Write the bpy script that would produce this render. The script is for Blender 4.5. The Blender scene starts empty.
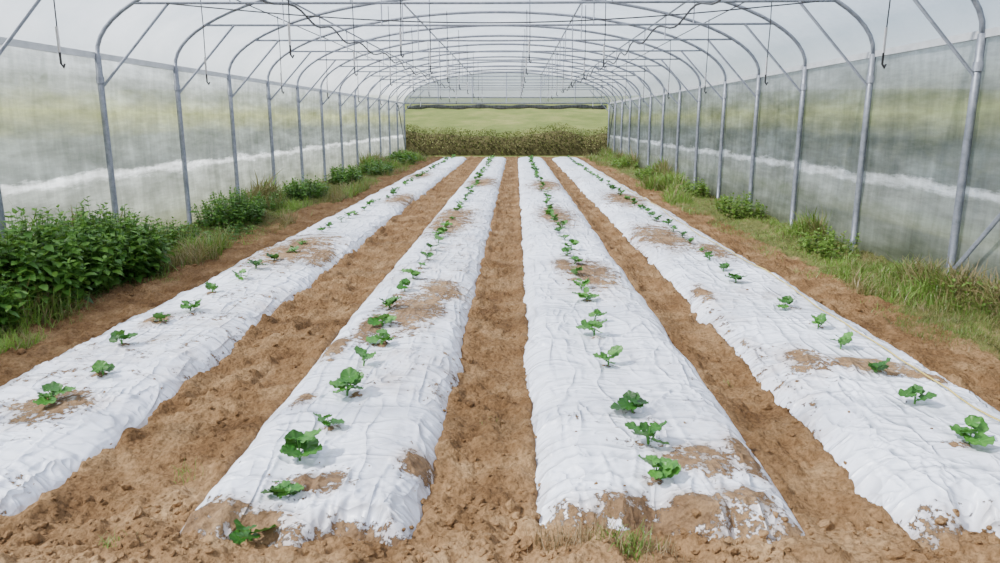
import bpy, math, numpy as np
from mathutils import Vector, Matrix
rng=np.random.default_rng(7)
scene=bpy.context.scene
# ------------------------------------------------------------ noise helpers
def _h(xi,yi,s):
    with np.errstate(over='ignore'):
        h=(xi.astype(np.int64)*374761393+yi.astype(np.int64)*668265263+s*974634777)&0xffffffff
        h=((h^(h>>13))*1274126177)&0xffffffff
        h=h^(h>>16)
    return (h&0xffff)/65535.0
def vn(x,y,s=0):
    x,y=np.broadcast_arrays(np.asarray(x,float),np.asarray(y,float))
    xi=np.floor(x);yi=np.floor(y);fx=x-xi;fy=y-yi
    fx=fx*fx*fx*(fx*(fx*6-15)+10);fy=fy*fy*fy*(fy*(fy*6-15)+10)
    a=_h(xi,yi,s);b=_h(xi+1,yi,s);c=_h(xi,yi+1,s);d=_h(xi+1,yi+1,s)
    return (a*(1-fx)+b*fx)*(1-fy)+(c*(1-fx)+d*fx)*fy
def fbm(x,y,s=0,o=4):
    t=0;a=.5;n=0
    for i in range(o):
        t=t+a*vn(x,y,s+i*17);n+=a;a*=.5;x=np.asarray(x)*2.03+11.3;y=np.asarray(y)*2.03+5.1
    return t/n
def ss(a,b,x):
    t=np.clip((x-a)/(b-a),0,1);return t*t*(3-2*t)
# ------------------------------------------------------------ mesh helpers
def mk(name,V,F,mat=None,smooth=True,attrs=None,parent=None):
    V=np.asarray(V,np.float32);F=np.asarray(F,np.int32)
    me=bpy.data.meshes.new(name)
    me.vertices.add(len(V));me.vertices.foreach_set('co',V.ravel())
    k=F.shape[1]
    me.loops.add(F.size);me.loops.foreach_set('vertex_index',F.ravel())
    me.polygons.add(len(F))
    me.polygons.foreach_set('loop_start',np.arange(0,F.size,k,dtype=np.int32))
    me.polygons.foreach_set('loop_total',np.full(len(F),k,dtype=np.int32))
    me.polygons.foreach_set('use_smooth',np.full(len(F),smooth,dtype=bool))
    me.update(calc_edges=True)
    if attrs:
        for n,a in attrs.items():
            at=me.attributes.new(n,'FLOAT','POINT');at.data.foreach_set('value',np.asarray(a,np.float32))
    me.validate()
    ob=bpy.data.objects.new(name,me);scene.collection.objects.link(ob)
    if mat: me.materials.append(mat)
    if parent: ob.parent=parent
    return ob
def gridF(nr,nc):
    i=np.arange(nr-1)[:,None]*nc+np.arange(nc-1)[None,:]
    i=i.ravel();return np.stack([i,i+1,i+nc+1,i+nc],1)
class Acc:
    def __init__(s): s.V=[];s.F=[];s.A=[];s.n=0
    def add(s,V,F,A=None):
        V=np.asarray(V,float);s.V.append(V);s.F.append(np.asarray(F)+s.n);s.n+=len(V)
        s.A.append(np.full(len(V),.5) if A is None else np.broadcast_to(A,(len(V),)))
    def make(s,name,mat,**k):
        return mk(name,np.concatenate(s.V),np.concatenate(s.F),mat,attrs={'tint':np.concatenate(s.A)},**k)
def tube(P,r,n=8):
    P=np.asarray(P,float);m=len(P);r=np.broadcast_to(r,(m,))
    T=np.gradient(P,axis=0);T/=np.linalg.norm(T,axis=1)[:,None]+1e-9
    up=np.array([0,0,1.]) if abs(T[0,2])<.9 else np.array([0,1.,0])
    V=[]
    for i in range(m):
        u=np.cross(T[i],up);
        if np.linalg.norm(u)<1e-3: u=np.cross(T[i],[0,1.,.1])
        u/=np.linalg.norm(u);w=np.cross(T[i],u);up=-w if np.dot(-w,up)>0 else w
        a=np.arange(n)/n*2*np.pi
        V.append(P[i]+r[i]*(np.cos(a)[:,None]*u+np.sin(a)[:,None]*np.cross(T[i],u)))
    V=np.concatenate(V);F=[]
    for i in range(m-1):
        for j in range(n):
            F.append([i*n+j,i*n+(j+1)%n,(i+1)*n+(j+1)%n,(i+1)*n+j])
    # caps as quad strips
    for base in (0,(m-1)*n):
        for j in range(1,n//2):
            F.append([base+j-1 if j>1 else base, base+j, base+n-j, base+(n-j+1)%n] if j>1 else [base,base+1,base+n-1,base])
    F=[f for f in F if len(set(f))==4]
    return V,np.array(F)
def rotm(yaw,pitch,roll):
    cy,sy=np.cos(yaw),np.sin(yaw);cp,sp=np.cos(pitch),np.sin(pitch);cr,sr=np.cos(roll),np.sin(roll)
    z=np.zeros_like(cy);o=np.ones_like(cy)
    A=np.stack([cy,-sy,z,sy,cy,z,z,z,o],-1).reshape(-1,3,3)
    B=np.stack([o,z,z,z,cp,-sp,z,sp,cp],-1).reshape(-1,3,3)
    C=np.stack([cr,z,sr,z,o,z,-sr,z,cr],-1).reshape(-1,3,3)
    return A@B@C
def inst(acc,TV,TF,R,S,P,A):
    # TV along +y, n instances
    m=len(P);S=np.asarray(S)
    if S.ndim==1: S=np.repeat(S[:,None],3,1)
    V=np.einsum('mij,mnj->mni',R,TV[None]*S[:,None,:])+P[:,None,:]
    F=TF[None]+(np.arange(m)*len(TV))[:,None,None]
    acc.add(V.reshape(-1,3),F.reshape(-1,TF.shape[1]),np.repeat(A,len(TV)))
# ------------------------------------------------------------ materials
def newmat(n):
    m=bpy.data.materials.new(n);m.use_nodes=True;nt=m.node_tree;nt.nodes.clear()
    o=nt.nodes.new('ShaderNodeOutputMaterial');return m,nt,o
def N(nt,t,**k):
    n=nt.nodes.new(t)
    for a,b in k.items():
        if a.startswith('i_'): n.inputs[a[2:].replace('_',' ')].default_value=b
        else: setattr(n,a,b)
    return n
def ramp(nt,src,stops):
    r=nt.nodes.new('ShaderNodeValToRGB');e=r.color_ramp.elements
    while len(e)<len(stops): e.new(.5)
    for i,(p,c) in enumerate(stops):
        e[i].position=p;e[i].color=(*c,1) if len(c)==3 else c
    nt.links.new(src,r.inputs[0]);return r.outputs[0]
def noise(nt,scale,detail=5,rough=.6,stretch=None):
    g=N(nt,'ShaderNodeNewGeometry');v=g.outputs['Position']
    if stretch:
        m=N(nt,'ShaderNodeVectorMath',operation='MULTIPLY');m.inputs[1].default_value=stretch
        nt.links.new(v,m.inputs[0]);v=m.outputs[0]
    n=N(nt,'ShaderNodeTexNoise');n.inputs['Scale'].default_value=scale;n.inputs['Detail'].default_value=detail;n.inputs['Roughness'].default_value=rough
    nt.links.new(v,n.inputs['Vector']);return n.outputs['Fac']
def math_(nt,op,a,b=None,c=None):
    m=N(nt,'ShaderNodeMath',operation=op)
    for i,x in enumerate((a,b,c)):
        if x is None: continue
        if isinstance(x,(int,float)): m.inputs[i].default_value=x
        else: nt.links.new(x,m.inputs[i])
    return m.outputs[0]
def mixc(nt,f,a,b):
    m=N(nt,'ShaderNodeMix',data_type='RGBA')
    for i,x in ((0,f),(6,a),(7,b)):
        if isinstance(x,(int,float)): m.inputs[i].default_value=x
        elif isinstance(x,tuple): m.inputs[i].default_value=(*x,1)
        else: nt.links.new(x,m.inputs[i])
    return m.outputs[2]
def mulc(nt,a,b):
    mm=N(nt,'ShaderNodeMix',data_type='RGBA',blend_type='MULTIPLY');mm.inputs[0].default_value=1
    nt.links.new(a,mm.inputs[6]);nt.links.new(b,mm.inputs[7]);return mm.outputs[2]
def bump(nt,h,st,dist):
    b=N(nt,'ShaderNodeBump');b.inputs['Strength'].default_value=st;b.inputs['Distance'].default_value=dist
    nt.links.new(h,b.inputs['Height']);return b.outputs[0]
def attr(nt,n):
    a=N(nt,'ShaderNodeAttribute');a.attribute_name=n;return a.outputs['Fac']
def soil_color(nt,ytone=True):
    a=noise(nt,3,6,.6);b=noise(nt,45,5,.7)
    c=ramp(nt,a,[(.3,(.165,.093,.043)),(.5,(.275,.166,.080)),(.7,(.43,.285,.15))])
    d=ramp(nt,b,[(.3,(.5,.47,.43)),(.55,(1,1,1)),(.75,(1.3,1.27,1.2))])
    c=mulc(nt,c,d)
    if ytone: # tone shifts along y: slightly lighter at the near end, darker beyond
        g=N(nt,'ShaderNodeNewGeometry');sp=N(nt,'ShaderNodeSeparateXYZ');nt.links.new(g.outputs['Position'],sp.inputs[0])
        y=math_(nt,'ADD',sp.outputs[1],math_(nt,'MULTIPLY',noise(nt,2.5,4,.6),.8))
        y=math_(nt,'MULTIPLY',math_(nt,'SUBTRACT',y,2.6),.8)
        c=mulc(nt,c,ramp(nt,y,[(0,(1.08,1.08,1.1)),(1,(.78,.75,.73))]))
    return c,b
def principled(nt,o,col,rough=.6,spec=.5,metal=0,normal=None):
    p=N(nt,'ShaderNodeBsdfPrincipled')
    if isinstance(col,tuple): p.inputs['Base Color'].default_value=(*col,1)
    else: nt.links.new(col,p.inputs['Base Color'])
    if isinstance(rough,(int,float)): p.inputs['Roughness'].default_value=rough
    else: nt.links.new(rough,p.inputs['Roughness'])
    p.inputs['Specular IOR Level'].default_value=spec;p.inputs['Metallic'].default_value=metal
    if normal is not None: nt.links.new(normal,p.inputs['Normal'])
    if o: nt.links.new(p.outputs[0],o.inputs[0])
    return p
# soil
m_soil,nt,o=newmat('soil_material')
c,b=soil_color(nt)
g=attr(nt,'grass')
gc=ramp(nt,noise(nt,9,5,.7),[(.35,(.07,.075,.025)),(.55,(.12,.13,.04)),(.7,(.2,.15,.07))])
gm=math_(nt,'ADD',g,math_(nt,'MULTIPLY',math_(nt,'SUBTRACT',noise(nt,7,5,.7),.5),1.2))
gm=ramp(nt,gm,[(.45,(0,0,0)),(.6,(1,1,1))])
c=mixc(nt,gm,c,gc)
vor=N(nt,'ShaderNodeTexVoronoi');vor.inputs['Scale'].default_value=38
nt.links.new(N(nt,'ShaderNodeNewGeometry').outputs['Position'],vor.inputs['Vector'])
hh=math_(nt,'ADD',b,math_(nt,'MULTIPLY',vor.outputs['Distance'],-.6))
principled(nt,o,c,.95,.1,0,bump(nt,hh,1.0,.022))
m_clod,nt,o=newmat('clod_material')
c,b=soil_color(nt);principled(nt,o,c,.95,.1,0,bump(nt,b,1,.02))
# mulch film
m_film,nt,o=newmat('mulch_film_material')
sc,b=soil_color(nt,False)
d=attr(nt,'dirt')
nn=math_(nt,'ADD',math_(nt,'MULTIPLY',noise(nt,7,4,.6),.5),math_(nt,'MULTIPLY',noise(nt,28,8,.8),.5))
dm=math_(nt,'ADD',d,math_(nt,'MULTIPLY',math_(nt,'SUBTRACT',nn,.5),3.2))
dm=ramp(nt,dm,[(.50,(0,0,0)),(.58,(1,1,1))])
n2=noise(nt,55,6,.8)
speck=ramp(nt,math_(nt,'ADD',n2,math_(nt,'MULTIPLY',noise(nt,1.6,3,.6),.18)),[(.755,(0,0,0)),(.79,(.8,.8,.8))])
dust=ramp(nt,noise(nt,1.5,5,.6,(1.5,.6,1)),[(.36,(.82,.87,.99)),(.56,(.74,.78,.89)),(.76,(.58,.59,.65))])
dd=ramp(nt,math_(nt,'ADD',d,math_(nt,'MULTIPLY',math_(nt,'SUBTRACT',noise(nt,5,6,.7),.5),1.2)),[(.18,(0,0,0)),(.75,(.75,.75,.75))])
c=mixc(nt,dd,dust,(.38,.27,.18))
c=mixc(nt,speck,c,sc);c=mixc(nt,dm,c,mulc(nt,sc,ramp(nt,noise(nt,20,3,.5),[(.3,(.75,.72,.7)),(.6,(1,1,1))])))
rg=math_(nt,'ADD',math_(nt,'MULTIPLY',dm,.55),.34)
def ridge(sc_,st,rot):
    g=N(nt,'ShaderNodeNewGeometry');mp=N(nt,'ShaderNodeMapping');mp.inputs['Rotation'].default_value=(0,0,rot);mp.inputs['Scale'].default_value=st
    nt.links.new(g.outputs['Position'],mp.inputs['Vector'])
    n=N(nt,'ShaderNodeTexNoise');n.inputs['Scale'].default_value=sc_;n.inputs['Detail'].default_value=1.0;n.inputs['Roughness'].default_value=.4;n.inputs['Distortion'].default_value=.3
    nt.links.new(mp.outputs[0],n.inputs['Vector'])
    a=math_(nt,'ABSOLUTE',math_(nt,'SUBTRACT',n.outputs['Fac'],.5))
    return math_(nt,'POWER',math_(nt,'MAXIMUM',math_(nt,'SUBTRACT',1.0,math_(nt,'MULTIPLY',a,7.0)),0.0),2.0)
hh=math_(nt,'ADD',math_(nt,'MULTIPLY',ridge(2.6,(.6,2.2,1),.3),.8),math_(nt,'MULTIPLY',ridge(3.6,(2.2,.5,1),-.3),.6))
hh=math_(nt,'ADD',hh,math_(nt,'MULTIPLY',ridge(7,(.9,1.7,1),.9),.22))
hh=math_(nt,'ADD',hh,math_(nt,'MULTIPLY',noise(nt,5,2,.5),.4))
hh=math_(nt,'ADD',hh,math_(nt,'MULTIPLY',math_(nt,'MULTIPLY',dm,b),.9))
principled(nt,o,c,rg,.5,0,bump(nt,hh,1.0,.025))
# tunnel films
def film(name,wall):
    m,nt,o=newmat(name)
    t=N(nt,'ShaderNodeBsdfTransparent');df=N(nt,'ShaderNodeBsdfDiffuse');tr=N(nt,'ShaderNodeBsdfTranslucent');gl=N(nt,'ShaderNodeBsdfGlossy');gl.inputs['Roughness'].default_value=.35
    t.inputs[0].default_value=(.93,.95,.97,1)
    if wall:
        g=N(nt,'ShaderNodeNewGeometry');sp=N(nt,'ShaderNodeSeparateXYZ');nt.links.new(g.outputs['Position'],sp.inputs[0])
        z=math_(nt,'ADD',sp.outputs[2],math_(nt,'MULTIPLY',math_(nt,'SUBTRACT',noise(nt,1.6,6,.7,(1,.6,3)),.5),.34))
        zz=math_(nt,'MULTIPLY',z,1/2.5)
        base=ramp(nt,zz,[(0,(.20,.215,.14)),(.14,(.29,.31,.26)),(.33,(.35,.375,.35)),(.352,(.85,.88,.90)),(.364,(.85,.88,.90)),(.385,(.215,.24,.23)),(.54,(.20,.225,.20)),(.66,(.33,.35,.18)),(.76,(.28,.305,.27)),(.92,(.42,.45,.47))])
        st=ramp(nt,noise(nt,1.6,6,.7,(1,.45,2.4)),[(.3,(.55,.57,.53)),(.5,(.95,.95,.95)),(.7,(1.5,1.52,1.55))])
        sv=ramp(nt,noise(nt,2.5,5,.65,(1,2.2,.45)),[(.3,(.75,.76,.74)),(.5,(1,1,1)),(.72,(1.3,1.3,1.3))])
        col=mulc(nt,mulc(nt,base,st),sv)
        f=ramp(nt,noise(nt,1.5,5,.6,(1,.5,2)),[(.3,(.82,)*3),(.7,(.95,)*3)])
    else:
        col=ramp(nt,noise(nt,1.1,5,.6),[(.3,(.64,.67,.73)),(.7,(.82,.84,.89))])
        f=ramp(nt,noise(nt,.8,5,.6,(1,.5,1)),[(.3,(.38,)*3),(.7,(.60,)*3)])
    nt.links.new(col,df.inputs[0]);nt.links.new(col,tr.inputs[0])
    bp=bump(nt,noise(nt,3.5,4,.6,(1,1,.35) if wall else (1,1,1)),.5,.04)
    for x in (df,tr,gl): nt.links.new(bp,x.inputs['Normal'])
    a=N(nt,'ShaderNodeMixShader');a.inputs[0].default_value=.62;nt.links.new(df.outputs[0],a.inputs[1]);nt.links.new(tr.outputs[0],a.inputs[2])
    a2=N(nt,'ShaderNodeMixShader');a2.inputs[0].default_value=.05;nt.links.new(a.outputs[0],a2.inputs[1]);nt.links.new(gl.outputs[0],a2.inputs[2])
    b=N(nt,'ShaderNodeMixShader');nt.links.new(f,b.inputs[0]);nt.links.new(t.outputs[0],b.inputs[1]);nt.links.new(a2.outputs[0],b.inputs[2])
    nt.links.new(b.outputs[0],o.inputs[0]);return m
m_roof=film('roof_film_material',False);m_wall=film('wall_film_material',True)
m_steel,nt,o=newmat('galvanised_steel')
c=ramp(nt,noise(nt,14,5,.7),[(.3,(.14,.155,.185)),(.7,(.27,.29,.33))]);principled(nt,o,c,.45,.5,.45)
m_rail,nt,o=newmat('aluminium_rail')
c=ramp(nt,noise(nt,6,4,.6),[(.3,(.42,.44,.46)),(.7,(.56,.58,.6))]);principled(nt,o,c,.5,.5,.2)
m_black,nt,o=newmat('black_hose_plastic')
c=ramp(nt,noise(nt,10,3,.5),[(.3,(.015,.015,.017)),(.7,(.04,.04,.045))]);principled(nt,o,c,.5,.4)
m_red,nt,o=newmat('weight_plastic');c=ramp(nt,noise(nt,30,3,.5),[(.3,(.55,.56,.58)),(.7,(.7,.7,.72))]);principled(nt,o,c,.5,.4)
m_twine,nt,o=newmat('yellow_twine');c=ramp(nt,noise(nt,60,3,.5),[(.3,(.45,.34,.08)),(.7,(.65,.52,.18))]);principled(nt,o,c,.8,.2)
m_curtain,nt,o=newmat('rolled_curtain');c=ramp(nt,noise(nt,5,5,.6,(3,1,1)),[(.3,(.05,.055,.05)),(.7,(.13,.14,.13))]);principled(nt,o,c,.6,.3)
def leafmat(name,stops,trans=.35,rough=.45,spec=.4,nscale=20):
    m,nt,o=newmat(name)
    t=math_(nt,'ADD',attr(nt,'tint'),math_(nt,'MULTIPLY',math_(nt,'SUBTRACT',noise(nt,nscale,4,.6),.5),.5))
    c=ramp(nt,t,stops)
    p=principled(nt,None,c,rough,spec)
    tr=N(nt,'ShaderNodeBsdfTranslucent');nt.links.new(mixc(nt,.35,c,(.3,.45,.08)),tr.inputs[0])
    x=N(nt,'ShaderNodeMixShader');x.inputs[0].default_value=trans
    nt.links.new(p.outputs[0],x.inputs[1]);nt.links.new(tr.outputs[0],x.inputs[2]);nt.links.new(x.outputs[0],o.inputs[0]);return m
m_squash=leafmat('squash_leaf',[(.1,(.012,.062,.008)),(.5,(.028,.13,.015)),(.9,(.10,.29,.045))],.15)
m_nettle=leafmat('nettle_leaf',[(.1,(.02,.065,.010)),(.5,(.055,.155,.022)),(.9,(.16,.33,.05))],.3)
m_grass=leafmat('grass_blade',[(.0,(.24,.18,.09)),(.25,(.17,.19,.06)),(.5,(.09,.175,.025)),(.95,(.19,.33,.055))],.35)
m_straw=leafmat('dry_root',[(.1,(.14,.09,.045)),(.9,(.35,.26,.15))],.1)
m_hedge=leafmat('hedge_leaf',[(.1,(.04,.042,.015)),(.5,(.085,.092,.033)),(.9,(.155,.165,.06))],.25,.7,.15)
m_field,nt,o=newmat('meadow')
c=ramp(nt,noise(nt,.35,7,.65,(1,.4,1)),[(.3,(.065,.092,.022)),(.5,(.11,.135,.037)),(.7,(.17,.175,.06))])
principled(nt,o,c,.95,.1,0,bump(nt,noise(nt,6,5,.7),.8,.1))
m_hsolid,nt,o=newmat('hedge_twigs');c=ramp(nt,noise(nt,5,6,.7),[(.3,(.03,.027,.013)),(.7,(.08,.072,.032))]);principled(nt,o,c,.95,.1)
# ------------------------------------------------------------ layout
XL,XR=-4.92,4.11;XC=(XL+XR)/2;HW=(XR-XL)/2;ZR=2.3;RH=1.3
YE=32.8
arch_y=[-3.2+2*k for k in range(19)]  # to 32.8
def archpt(t,off=0):  # t 0..1 left to right
    a=math.pi*(1-t);return XC+(HW+off)*math.cos(a),ZR+(RH+off)*math.sin(a)
def archz(x): return ZR+RH*math.sqrt(max(0,1-((x-XC)/HW)**2))
tun=bpy.data.objects.new('polytunnel_frame',None);scene.collection.objects.link(tun)
posts=Acc();arches=Acc();ties=Acc();purl=Acc();brace=Acc()
for y in arch_y:
    for x in (XL,XR):
        posts.add(*tube([(x,y,-.15),(x,y,.6),(x,y,1.5),(x,y,ZR)],.036,10))
        posts.add(*tube([(x,y,1.98),(x,y,2.06)],.044,10))
    P=[(archpt(t)[0],y,archpt(t)[1]) for t in np.linspace(0,1,41)]
    arches.add(*tube(P,.025,8))
    zt=2.88;hx=HW*math.sqrt(1-((zt-ZR)/RH)**2)
    ties.add(*tube([(XC-hx,y,zt),(XC,y,zt-.012),(XC+hx,y,zt)],.015,8))
    for s in (-1,1):
        brace.add(*tube([(XC+s*HW,y,1.92),(XC+s*(HW-.9),y,zt)],.017,8))
        x=XC+s*1.5;brace.add(*tube([(x,y,zt),(x,y,archz(x))],.010,6))
        x2=XC+s*2.9
        brace.add(*tube([(x2,y,zt),(x2-s*.0,y,archz(x2))],.010,6))
for x in (XC-2.9,XC+2.9,XC-1.5,XC+1.5):
    purl.add(*tube([(x,-3.2,archz(x)-.04),(x,15,archz(x)-.04),(x,YE,archz(x)-.04)],.015,8))
# wind braces at side bays
for s,x in ((-1,XL),(1,XR)):
    brace.add(*tube([(x-s*.05,6.8,.05),(x-s*.05,4.8,2.2)],.02,8))
    brace.add(*tube([(x-s*.05,30.8,2.2),(x-s*.05,32.8,.05)],.02,8))
posts.make('posts',m_steel,parent=tun);arches.make('arches',m_steel,parent=tun)
ties.make('tie_bars',m_steel,parent=tun);purl.make('purlins',m_steel,parent=tun);brace.make('braces',m_steel,parent=tun)
rail=Acc()
for x in (XL-.03,XR+.03):
    y0,y1=-3.3,YE+.05;h=.035;w=.02
    V=[(x-w,y0,ZR-h),(x+w,y0,ZR-h),(x+w,y0,ZR+h),(x-w,y0,ZR+h),(x-w,y1,ZR-h),(x+w,y1,ZR-h),(x+w,y1,ZR+h),(x-w,y1,ZR+h)]
    rail.add(V,[[0,3,2,1],[4,5,6,7],[0,1,5,4],[1,2,6,5],[2,3,7,6],[3,0,4,7]])
rail.make('film_rails',m_rail,smooth=False,parent=tun)
# roof film
ys=np.arange(-3.3,YE+.11,.2);ts=np.linspace(0,1,61)
V=[]
for y in ys:
    ph=((y+3.2)%2.0)/2.0;sag=.05*math.sin(math.pi*ph)
    for t in ts:
        x,z=archpt(t,.045-sag*math.sin(math.pi*t));V.append((x,y,z))
mk('ceiling',V,gridF(len(ys),len(ts)),m_roof)
for nm,x,s in (('wall_left',XL,-1),('wall_right',XR,1)):
    zs=np.linspace(-.12,ZR,34);Y,Z=np.meshgrid(ys,zs,indexing='ij')
    ph=((Y+3.2)%2.0)/2.0
    X=x+s*(.05+.05*np.sin(np.pi*ph)*np.sin(np.pi*np.clip(Z/ZR,0,1))+.03*(fbm(Y*1.5,Z*2,3)-.5))-s*0.0
    mk(nm,np.stack([X,Y,Z],-1).reshape(-1,3),gridF(len(ys),len(zs)),m_wall)
# far gable film + frame
V=[];ts2=np.linspace(0,1,41);nr=8
for i in range(nr):
    for t in ts2:
        x,z=archpt(t,.04);V.append((x,YE+.04,ZR+(z-ZR)*i/(nr-1)))
mk('wall_back',V,gridF(nr,41),m_roof)
ga=Acc()
ga.add(*tube([(XL,YE,ZR),(XC,YE,ZR),(XR,YE,ZR)],.035,8))
ga.add(*tube([(XL+.2,YE,2.55),(XC,YE,2.55),(XR-.2,YE,2.55)],.025,8))
for x in (XC-3,XC-1.5,XC,XC+1.5,XC+3): ga.add(*tube([(x,YE,ZR),(x,YE,archz(x))],.022,8))
ga.make('gable_frame',m_steel,parent=tun)
rc=Acc();xs=np.linspace(XL+.1,XR-.1,40)
rc.add(*tube([(x,YE+.18,2.15+.02*math.sin(x*3)) for x in xs],[.085+.015*math.sin(x*7) for x in xs],12))
rc.make('rolled_end_curtain',m_curtain,parent=tun)
# irrigation
irr=bpy.data.objects.new('overhead_irrigation',None);scene.collection.objects.link(irr)
hose=Acc();wt=Acc()
for X0,z0,sg in ((2.0,2.84,.12),(-2.6,2.84,.1)):
    yy=np.arange(-3.2,YE,.25)
    P=[(X0+.05*math.sin(y*.9),y,z0-sg*math.sin(math.pi*(((y+3.2)%2)/2))**2) for y in yy]
    hose.add(*tube(P,.013,6))
for X0,yl in ((-3.75,np.arange(6.1,30,2.9)),(3.05,np.arange(6.3,30,2.9)),(-1.3,np.arange(8.5,30,2.9)),(-2.2,np.arange(7.3,30,2.9)),(.2,np.arange(11.3,30,2.9)),(1.2,np.arange(10.3,30,2.9))):
    for i,y in enumerate(yl):
        zb={-3.75:1.98,3.05:1.98,-1.3:2.25,-2.2:2.15,.2:2.4,1.2:2.25}[X0]
        yy=y+.05
        hose.add(*tube([(X0,yy,archz(X0)-.02),(X0+.01,yy,2.7),(X0,yy,zb+.1)],.006,6))
        wt.add(*tube([(X0,yy,zb+.32),(X0,yy,zb+.12)],.012,8))
        hose.add(*tube([(X0,yy,zb+.12),(X0,yy,zb+.03),(X0+.02,yy,zb),(X0+.03,yy,zb+.03)],.01,6))
    if abs(X0)>3: hose.add(*tube([(X0,y_,archz(X0)-.04) for y_ in np.linspace(-3,YE,30)],.008,6))
P=[(x,8.7,2.86-.22*math.sin(math.pi*(x+4)/7.4)) for x in np.linspace(-4,3.4,40)]
hose.add(*tube(P,.008,6))
hose.make('hoses',m_black,parent=irr);wt.make('dropper_sleeves',m_red,parent=irr)
# ------------------------------------------------------------ beds
beds=[(-3.07,-1.98,2.45),(-1.35,-.35,2.30),(.07,1.18,2.42),(1.50,2.68,2.48)]
rows=[-2.56,-.94,.60,2.15]
plants=[]
r0=[[(-2.47,3.61),(-2.44,4.03),(-2.6,4.55),(-2.62,5.14),(-2.55,5.46),(-2.62,6.07)],
    [(-.94,2.64),(-.96,2.98),(-.92,3.34),(-.93,3.78),(-.93,4.23),(-.89,4.64),(-.97,5.1),(-1.0,5.59),(-.97,6.2)],
    [(.59,2.79),(.62,3.12),(.61,3.5),(.58,4.27),(.56,4.9),(.6,5.3),(.61,5.93)],
    [(2.12,3.18),(2.14,3.69),(2.14,4.14),(2.14,4.6),(2.19,5.09),(2.17,5.7)]]
for i in range(4):
    L=list(r0[i]);y=L[-1][1]
    while y<30:
        y+=.52+rng.normal()*.04
        if rng.random()<.95: L.append((rows[i]+rng.normal()*.04,y))
    if i==1: L=[(-1.0,2.45)]+L
    plants.append(L)
blobs=[[(-2.47,3.6,.24,.22),(-2.55,8.3,.42,1.1),(-2.2,8.0,.15,.6),(-2.2,14,.3,1),(-2.9,2.9,.2,.2),(-2.6,20,.3,1.4),(-2.7,5.2,.1,.2)],
       [(-.80,5.6,.26,.7),(-.65,6.3,.24,.45),(-1.05,5.1,.12,.4),(-.97,11,.35,1.6),(-.43,3.0,.1,.13),(-1.1,2.5,.28,.12),(-.6,2.42,.2,.1),(-.85,2.75,.14,.12),(-1.2,4.6,.09,.25),(-.8,18,.4,1.6),(-1.15,3.7,.06,.12)],
       [(.74,7.0,.26,.8),(.5,7.3,.12,.5),(.65,11.5,.3,1.4),(.82,3.0,.19,.17),(1.04,3.1,.07,.24),(.6,2.60,.36,.10),(.25,2.55,.14,.10),(.7,17,.4,1.5),(.95,2.66,.15,.1)],
       [(1.80,4.35,.14,.28),(2.2,4.28,.30,.17),(2.45,4.1,.1,.1),(1.9,9.4,.34,1.1),(2.3,8.4,.2,.6),(2.1,14,.4,1.3),(1.65,6.2,.08,.3)]]
def filmz(i,x,y):
    a,b,y0=beds[i];c=(a+b)/2;hw=(b-a)/2
    u=np.clip(np.abs((x-c)/hw),0,1)
    prof=(1-u**6)**.9
    z=-.07+.146*prof
    z=z+.024*(fbm(x*2.0+i*9,y*1.1,31,2)-.5)*2*(1-u**6)
    n=vn(x*1.3+i*5+1.5*vn(y*.7,x*.6,8),y*4.0+2.0*vn(x*2,y*.5,5),50)
    z=z+.015*(1-np.abs(2*n-1))**4*(.1+u*1.1)*(1-u**8)
    n=vn(x*4+i*5+vn(y*1.2,x,8)*1.5,y*.8,60)
    z=z+.009*(1-np.abs(2*n-1))**4*(1-u**8)
    yf=y-(y0+.15*(fbm(x*5,i*7.0,90,3)-.5)*2.4)
    k=ss(-.02,.26,yf);return z*k+(-.09)*(1-k)
def yspace(y0,y1,d,ref=2.4,p=1.2):
    L=[y0]
    while L[-1]<y1: L.append(L[-1]+d*(max(L[-1],ref)/ref)**p)
    L[-1]=y1;return np.array(L)
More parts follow.
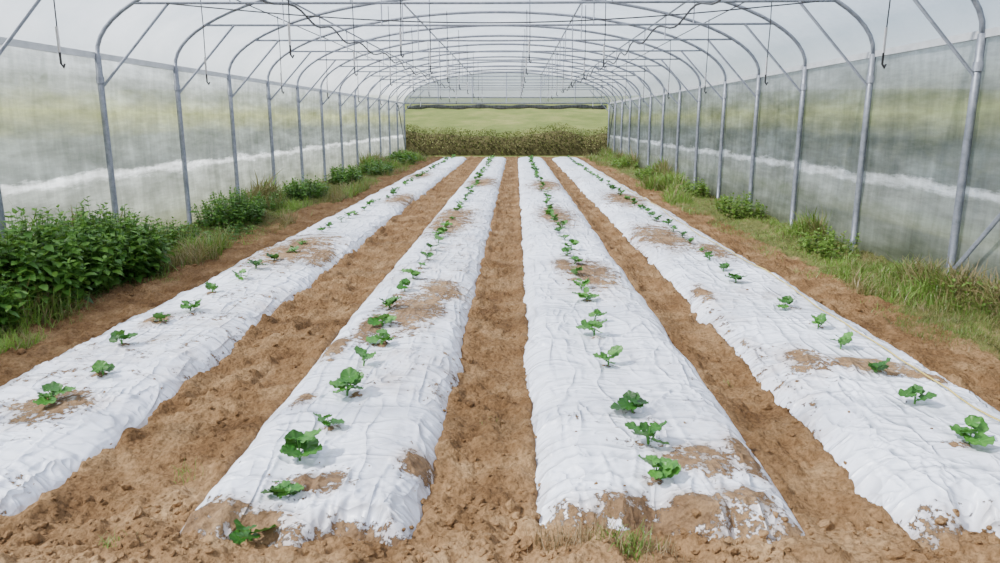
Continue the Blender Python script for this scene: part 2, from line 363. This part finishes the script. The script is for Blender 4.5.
for i,(a,b,y0) in enumerate(beds):
    yy=yspace(y0-.12,30.5,.008);nx=150
    u=np.linspace(-1,1,nx);c=(a+b)/2;hw=(b-a)/2
    Y,U=np.meshgrid(yy,u,indexing='ij')
    wob=1+.06*(fbm(Y*1.6,np.sign(U)*5+i,13,4)-.5)*2
    X0=c+hw*U;X=c+hw*U*wob
    Z=filmz(i,X0,Y)
    # explicit creases in the plastic: long thin folds, mostly pulling in from the tucked edges
    CR=np.zeros_like(Z)
    for q in range(660):
        cy_=y0+.1+(24)*rng.random()**2.1
        sc_=1+max(0,cy_-4)*.10
        if rng.random()<.7:
            side=rng.choice([-1,1]);ang=(0 if side>0 else math.pi)+rng.normal()*.5
            L_=rng.uniform(.10,.34);sx=c+side*hw*rng.uniform(.85,1.0)
            cx_=sx-math.cos(ang)*L_*.5
        else:
            cx_=rng.uniform(a+.1,b-.1);ang=rng.choice([1.2,1.75,1.5,.6])+rng.normal()*.3;L_=rng.uniform(.25,.8)
        w_=rng.uniform(.007,.014)*sc_;h_=rng.uniform(.004,.012)*sc_**.5*rng.choice([1,1,-.7])
        j0,j1=np.searchsorted(yy,[cy_-L_*.7-.1,cy_+L_*.7+.1])
        if j1<=j0: continue
        dx=X0[j0:j1]-cx_;dy=Y[j0:j1]-cy_
        s_=dx*math.cos(ang)+dy*math.sin(ang);t_=-dx*math.sin(ang)+dy*math.cos(ang)+.12*(s_**2)*rng.normal()*2
        CR[j0:j1]+=h_*np.exp(-(t_/w_)**2)*np.exp(-(s_/(L_*.45))**4)
    Z=Z+np.clip(CR,-.010,.018)*(1-np.abs(U)**10)*ss(.05,.3,Y-y0)
    D=np.zeros_like(X)
    for (bx,by,rx,ry) in blobs[i]:
        D=np.maximum(D,.82*np.exp(-((X-bx)/rx/1.2)**2-((Y-by)/ry/1.2)**2))
    for (px,py) in plants[i]:
        m=np.abs(yy-py)<.3
        am=rng.uniform(.35,.8);ox,oy=rng.normal(size=2)*.02
        D[m]=np.maximum(D[m],am*np.exp(-((X[m]-px-ox)/.07)**2-((Y[m]-py-oy)/.06)**2))
    D=np.maximum(D,.34*ss(.93,1.0,np.abs(U)));D=np.maximum(D,.62*(1-ss(.05,.34,Y-y0)))
    D=np.maximum(D,.29*ss(.54,.74,fbm(X*1.3,Y*.7,140+i,4)))
    Z=Z+.012*ss(.4,.7,D)
    mk('mulch_film',np.stack([X,Y,Z],-1).reshape(-1,3),gridF(len(yy),nx),m_film,attrs={'dirt':D.ravel()})
def inbed(x,y):
    r=np.zeros_like(x)
    for i,(a,b,y0) in enumerate(beds):
        e=.045
        r=np.maximum(r,ss(a+e-.03,a+e+.05,x)*(1-ss(b-e-.05,b-e+.03,x))*ss(y0+.12,y0+.3,y))
    return r
def soilz(x,y):
    z=.036*(fbm(x*1.7,y*1.7,5,3)-.5)*2+.034*(fbm(x*9,y*9,6,4)-.5)*2
    fp=fbm(x*4.5,y*3,45,2);z=z-.025*ss(.58,.7,fp)
    cl=fbm(x*16,y*16,9,3);z=z+.042*np.clip(cl-.52,0,1)*2
    cl=fbm(x*34,y*34,10,2);z=z+.020*np.clip(cl-.5,0,1)*2
    z=z+.10*np.exp(-((y-2.25)/.27)**2)*(.1+fbm(x*3,y*3,12,3)*1.2)
    z=z-.035
    z=z+.05*(1-ss(-4.2,-3.5,x))+.05*ss(3.0,3.8,x)
    # soil banked on film edges
    for (a,b,y0) in beds:
        for e in (a,b): z=z+.030*np.exp(-((x-e)/.06)**2)*(vn(e*3+x*4,y*4,20)+.2)*ss(2.3,2.6,y)
    k=inbed(x,y)*(1-ss(30.2,30.5,y));return z*(1-k)+(-.13)*k
yy=np.concatenate([np.linspace(-4,2.0,90)[:-1],yspace(2.0,32.9,.011)])
xs=np.linspace(XL-.04,XR+.04,700)
Y,X=np.meshgrid(yy,xs,indexing='ij');Z=soilz(X,Y)
G=np.maximum(1-ss(-4.1,-3.55,X),ss(3.05,3.5,X))
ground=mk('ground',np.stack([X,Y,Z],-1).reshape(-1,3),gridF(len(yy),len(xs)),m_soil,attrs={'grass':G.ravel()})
# clods
import bmesh
def ico(sub,seed):
    bm=bmesh.new();bmesh.ops.create_icosphere(bm,subdivisions=sub,radius=1)
    V=np.array([v.co[:] for v in bm.verts]);F=np.array([[v.index for v in f.verts] for f in bm.faces]);bm.free()
    r=.55+.9*fbm(V[:,0]*1.9+seed*7+V[:,2]*1.3,V[:,1]*1.9+V[:,2]*1.3+seed,seed,3)
    return V*r[:,None]*np.array([1,.8,.6]),F
acc=Acc()
for s in range(4):
    TV,TF=ico(2,s+1);n=2400
    y=2.05*(34/2.05)**(rng.random(n)**1.7);x=rng.uniform(-3.9,3.3,n)
    nf=n//3;y[:nf]=rng.uniform(1.9,2.8,nf)
    near=inbed(x,y);keep=(near<.3)|((rng.random(n)<.07)&(y<8));
    keep&=(fbm(x*2.5,y*2.5,99,3)>.45)|(rng.random(n)<.3);keep&=y<32.5
    # some clods lie on film edges
    x=x[keep];y=y[keep];n=len(x)
    z=soilz(x,y)
    for i,(a,b,y0) in enumerate(beds):
        m=(x>a)&(x<b)&(y>y0);z[m]=np.maximum(z[m],filmz(i,x[m],y[m]))
    S=rng.lognormal(math.log(.0085),.6,n).clip(.004,.038)
    on=inbed(x,y)>.3;S[on]*=.5
    P=np.stack([x,y,z+S*.1],1)
    inst(acc,TV,TF,rotm(rng.uniform(0,6.28,n),rng.uniform(0,.8,n),rng.uniform(0,.8,n)),S,P,rng.random(n))
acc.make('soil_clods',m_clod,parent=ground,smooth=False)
# ------------------------------------------------------------ squash seedlings
def leafT(kind):
    ns,nr=30,5
    th=np.linspace(0,2*np.pi,ns,endpoint=False);R=[]
    # petiole at origin, leaf extends +y ; polar around centre (0,.45)
    for k in range(nr+1):
        f=max(k/nr,.03)
        a=th
        if kind==0: r=.5*(1+.04*np.cos(5*(a-np.pi/2))+.02*np.cos(15*a))
        elif kind==1: r=.5*(1+.08*np.cos(5*(a-np.pi/2))+.03*np.cos(15*a+1))
        else: r=.5*(1+.10*np.cos(2*(a-np.pi/2)))
        dn=np.abs(((a+np.pi/2+np.pi)%(2*np.pi))-np.pi);r=r*(1-.40*np.exp(-(dn/.28)**2))
        x=r*f*np.cos(a);y=.38+r*f*np.sin(a)
        z=.16*f*f*.5+.03*f*np.cos(5*(a-np.pi/2))*f+.05*f*np.sin(9*a)*f-.12*(y-.3)**2
        R.append(np.stack([x,y,z],1))
    V=np.concatenate(R);F=[]
    for k in range(nr):
        for j in range(ns): F.append([k*ns+j,k*ns+(j+1)%ns,(k+1)*ns+(j+1)%ns,(k+1)*ns+j])
    vein=np.concatenate([np.clip(np.cos(5*(th-np.pi/2)),0,1)**6*.25 for k in range(nr+1)])
    return V,np.array(F),vein
LT=[leafT(0),leafT(1),leafT(2)]
for i in range(4):
    acc=Acc()
    for (px,py) in plants[i]:
        z0=float(filmz(i,np.array([px]),np.array([py]))[0])+.010
        big=rng.uniform(.8,1.15)*(.98 if i in(1,2) else .88)*(1-.15*min(1,max(0,(py-5)/3)))
        if rng.random()<.12: big*=.7
        nl=rng.integers(5,9)
        kind=rng.choice([0,0,1,1,2]);tint=rng.uniform(.25,.7);az0=rng.uniform(0,6.28)
        lean=rng.normal(size=2)*.012
        for j in range(nl):
            az=az0+j*2.4+rng.normal()*.25
            ln=rng.uniform(.006,.030)*big;hgt=rng.uniform(.015,.062)*big;sz=rng.uniform(.065,.12)*big
            if j==nl-1: ln*=.3;hgt=.075*big;sz*=.65
            dx,dy=math.cos(az),math.sin(az)
            e=np.array([px+lean[0]+dx*ln,py+lean[1]+dy*ln,z0+hgt])
            P=[(px,py,z0-.02),(px+lean[0]*.4+dx*ln*.25,py+lean[1]*.4+dy*ln*.25,z0+hgt*.55),tuple(e)]
            acc.add(*tube(P,[.0045,.003,.0022],6),A=.75)
            V,F,vein=LT[kind if rng.random()<.8 else 0]
            R=rotm(np.array([az-math.pi/2]),np.array([rng.uniform(-.15,.85)]),np.array([rng.normal()*.3]))[0]
            acc.add((V*sz*np.array([1.05,1.05,1]))@R.T+e,F,A=np.clip(tint+rng.normal()*.1+vein,0,1))
    acc.make('squash_seedling_row',m_squash)
# twine on right bed
P=[]
for y in np.linspace(2.9,22,160):
    x=2.45+.03*math.sin(y*1.1)+.02*math.sin(y*3.1)+.1*max(0,(3.6-y))
    P.append((x,y,float(filmz(3,np.array([x]),np.array([y]))[0])+.016))
a=Acc();a.add(*tube(P,.005,6));a.make('yellow_twine',m_twine)
# ------------------------------------------------------------ vegetation
def bladeT():
    V=[];
    for k,(w,y,z) in enumerate([(.5,0,0),(.45,.12,.4),(.3,.35,.75),(.04,.7,.95)]):
        V+= [(-w*.07,y,z),(w*.07,y,z)]
    return np.array(V),gridF(4,2)
BT=bladeT()
def grass(name,x,y,S,tint,mat=m_grass,flat=0):
    n=len(x);acc=Acc();z=soilz(x,y)-.005
    yaw=rng.uniform(0,6.28,n);pit=rng.normal(size=n)*.35-flat
    inst(acc,BT[0],BT[1],rotm(yaw,pit,rng.normal(size=n)*.2),np.stack([S*rng.uniform(.5,1.1,n),S*rng.uniform(.5,1.6,n),S],1),np.stack([x,y,z],1),tint)
    acc.V=[np.concatenate([np.clip(v[:,:1],XL+.01,XR-.01),v[:,1:]],1) for v in acc.V]
    return acc.make(name,mat)
for (xa,xb,nm) in ((XL+.08,-3.45,'grass_verge'),(2.98,XR-.08,'grass_verge')):
    n=70000
    y=3.6*(32.5/3.6)**(rng.random(n)**1.0);x=rng.uniform(xa,xb,n)
    if xa<0: edge=(-3.5-x)/(1.3)
    else: edge=(x-3.05)/(1.0)
    dens=fbm(x*2.2,y*1.1,70,4)
    keep=rng.random(n)<np.clip((dens-.38)*5+edge*1.0-.1,0.0,1)*ss(-.1,.25,edge+(dens-.5))
    x=x[keep];y=y[keep];n=len(x)
    hm=fbm(x*1.2,y*.6,71,3)
    S=(.045+.24*ss(.4,.75,hm))*rng.uniform(.5,1.3,n)*(1+.6*np.clip((np.abs(x-XC)-3.9)/.5,0,1))
    t=np.clip(.5+(fbm(x*2,y*1.5,72,3)-.5)*2.4+rng.normal(size=n)*.15,0,1)
    t[rng.random(n)<.22]=0
    grass(nm,x,y,S,t)
def ovate():
    V=[];T=[(0.02,0,0),(.26,.18,.015),(.33,.4,.02),(.22,.68,0),(.1,.88,-.05),(.01,1,-.1)]
    for w,y,z in T: V+=[(-w,y,z+.1*w),(0,y,z-.05*w),(w,y,z+.1*w)]
    return np.array(V),gridF(6,3)
OV=ovate()
def herb(acc,cx,cy,rx,ry,h,nst,ls,gap=.05,droop=.35):
    for s in range(nst):
        r=math.sqrt(rng.random());a=rng.uniform(0,6.28)
        x=cx+rx*r*math.cos(a);y=cy+ry*r*math.sin(a)
        x=min(max(x,XL+.1),XR-.1)
        hh=h*(1-.45*r*r)*rng.uniform(.7,1.08);z=float(soilz(np.array([x]),np.array([y]))[0])-.01
        le=np.array([math.cos(a)*r*.2*h,math.sin(a)*r*.2*h])+rng.normal(size=2)*.05*h
        if XL<x+le[0]*1.2<XL+.12 or x+le[0]<XL+.12 or x+le[0]>XR-.12: le[0]*=-.3
        top=np.array([x+le[0],y+le[1],z+hh]);b=np.array([x,y,z])
        mid=(b+top)/2-np.array([le[0],le[1],0])*.15
        acc.add(*tube([b,mid,top],[.004,.0035,.002],4),A=.5)
        nl=max(3,int(hh/gap));f=np.linspace(.2,1,nl)
        P=(b*(1-f)[:,None]+top*f[:,None]);yaw=rng.uniform(0,3.14)+np.arange(nl)*1.57
        P=np.repeat(P,2,0);yw=np.stack([yaw,yaw+np.pi],1).ravel();n=len(yw)
        S=ls*rng.uniform(.7,1.2,n)*np.repeat(np.where(f>.85,.55,1),2)
        inst(acc,OV[0],OV[1],rotm(yw,rng.normal(size=n)*.25-droop+np.repeat(np.where(f>.85,.7,.1),2),rng.normal(size=n)*.2),S,P,np.clip(np.repeat(.3+.35*f,2)+rng.normal(size=n)*.12,0,1))
a=Acc()
herb(a,-4.25,6.2,.5,.85,.74,260,.10);herb(a,-4.25,7.2,.48,.65,.76,190,.10);herb(a,-4.3,5.2,.45,.55,.64,150,.09)
a.make('nettle_clump',m_nettle)
for (cx,cy,rx,ry,h,n,ls) in [(-4.35,11,.38,.9,.52,140,.075),(-4.4,9.1,.25,.5,.3,50,.06),(-4.3,14.8,.38,.8,.45,90,.09),(-4.35,12.9,.25,.6,.28,40,.07),(-4.35,18.5,.38,.9,.45,80,.1),(-4.2,22,.4,1.4,.4,90,.12),(-4.2,27,.4,1.8,.45,90,.14),
      (3.75,12.2,.3,.8,.36,70,.08),(3.8,15.5,.3,.6,.35,50,.09),(3.75,8.6,.3,.6,.28,60,.07),(3.6,19.5,.35,1,.35,60,.1),(3.7,25,.35,1.5,.35,60,.12),(3.85,6.0,.2,.4,.25,30,.06),(-3.9,9.6,.3,.8,.18,50,.06)]:
    a=Acc();herb(a,cx,cy,rx,ry,h,n,ls,.04,.0);a.make('weed_clump',m_grass if cx>0 else m_nettle)
# foreground dry roots and weeds
def tuft(name,pts,nb,S,mat,tint,spread=.06,flat=0):
    X=[];Y=[]
    for (px,py) in pts: X.append(px+rng.normal(size=nb)*spread);Y.append(py+rng.normal(size=nb)*spread*.6)
    X=np.concatenate(X);Y=np.concatenate(Y);n=len(X)
    return grass(name,X,Y,S*rng.uniform(.6,1.3,n),np.clip(tint+rng.normal(size=n)*.2,0,1),mat,flat)
tuft('dry_weed_tuft',[(.28,2.40),(.15,2.42),(.5,2.36)],100,.06,m_straw,.5,.06,-.8)
tuft('grass_tuft',[(.37,2.36),(.43,2.33),(.48,2.38)],40,.07,m_grass,.5,.03)
tuft('grass_tuft',[(-1.45,2.36)],35,.05,m_grass,.6,.04)
tuft('grass_tuft',[(-1.5,3.0),(-1.52,3.05)],20,.045,m_grass,.7,.03)
tuft('grass_tuft',[(-.14,3.6)],14,.03,m_grass,.7,.02)
tuft('grass_tuft',[(1.34,4.3)],14,.03,m_grass,.7,.02)
# ------------------------------------------------------------ outside
gx=np.linspace(-90,90,120);gy=np.linspace(-60,160,150)
Y,X=np.meshgrid(gy,gx,indexing='ij')
Z=-.16+np.clip(Y-42,0,200)*.055+.3*(fbm(X*.08,Y*.08,40,3)-.5)*ss(40,60,Y)+np.clip(np.abs(X+.4)-9,0,60)*.03
mk('meadow_ground',np.stack([X,Y,Z],-1).reshape(-1,3),gridF(150,120),m_field)
def hedge(name,x0,x1,y0,y1,h,n,ls,seed=0,mat=m_hedge):
    e=bpy.data.objects.new(name,None);scene.collection.objects.link(e)
    L=math.hypot(x1-x0,y1-y0);dx,dy=(x1-x0)/L,(y1-y0)/L
    s=rng.uniform(0,L,n);a=rng.uniform(0,np.pi,n)
    H=h*(.7+.6*fbm(s*.5,seed,80+seed,3))
    w=.9*rng.uniform(.75,1.05,n)
    off=np.cos(a)*w;z=np.sin(a)**.6*H*rng.uniform(.8,1.1,n)-.1
    P=np.stack([x0+dx*s-dy*off,y0+dy*s+dx*off,z],1);acc=Acc()
    inst(acc,OV[0],OV[1],rotm(rng.uniform(0,6.28,n),rng.uniform(-1,1.3,n),rng.normal(size=n)*.5),ls*rng.uniform(.6,1.4,n),P,np.clip(fbm(s*.9,z*2,33,3)+rng.normal(size=n)*.13,0,1))
    acc.make('foliage',mat,parent=e)
    ss_=np.linspace(0,L,int(L*2));aa=np.linspace(0,np.pi,14)
    S,A=np.meshgrid(ss_,aa,indexing='ij');Hh=h*(.7+.6*fbm(S*.5,seed,80+seed,3))*.86
    of=np.cos(A)*.75;zz=np.sin(A)**.6*Hh-.15
    mk('twigs',np.stack([x0+dx*S-dy*of,y0+dy*S+dx*of,zz],-1).reshape(-1,3),gridF(len(ss_),14),m_hsolid,parent=e)
hedge('hedge',-14,14,37.5,37.5,1.3,30000,.065,1)
hedge('hedge',-9,-9,-4,40,1.9,9000,.22,2)
hedge('hedge',8.5,8.5,-4,40,1.7,9000,.22,3)
# ------------------------------------------------------------ light
w=bpy.data.worlds.new('sky');scene.world=w;w.use_nodes=True;nt=w.node_tree;nt.nodes.clear()
sky=N(nt,'ShaderNodeTexSky',sky_type='NISHITA');sky.sun_disc=False;sky.sun_elevation=math.radians(50);sky.sun_rotation=math.radians(200);sky.dust_density=2
bg=N(nt,'ShaderNodeBackground');bg.inputs[1].default_value=.34
nt.links.new(mixc(nt,.35,sky.outputs[0],(3.2,3.5,3.9)),bg.inputs[0])
o=N(nt,'ShaderNodeOutputWorld');nt.links.new(bg.outputs[0],o.inputs[0])
sl=bpy.data.lights.new('sun','SUN');sl.energy=14.5;sl.angle=math.radians(2.5);sl.color=(1,.97,.92)
so=bpy.data.objects.new('sun',sl);scene.collection.objects.link(so)
d=Vector((.7,.2,-.8));so.rotation_euler=d.to_track_quat('-Z','Y').to_euler();so.location=(-10,-10,25)
cd=bpy.data.cameras.new('camera');cam=bpy.data.objects.new('camera',cd);scene.collection.objects.link(cam)
cam.location=(0,0,1.55);cam.rotation_euler=(math.radians(90-12.5),0,math.radians(1.2))
cd.lens=26.1;cd.sensor_width=36;cd.clip_end=500;scene.camera=cam
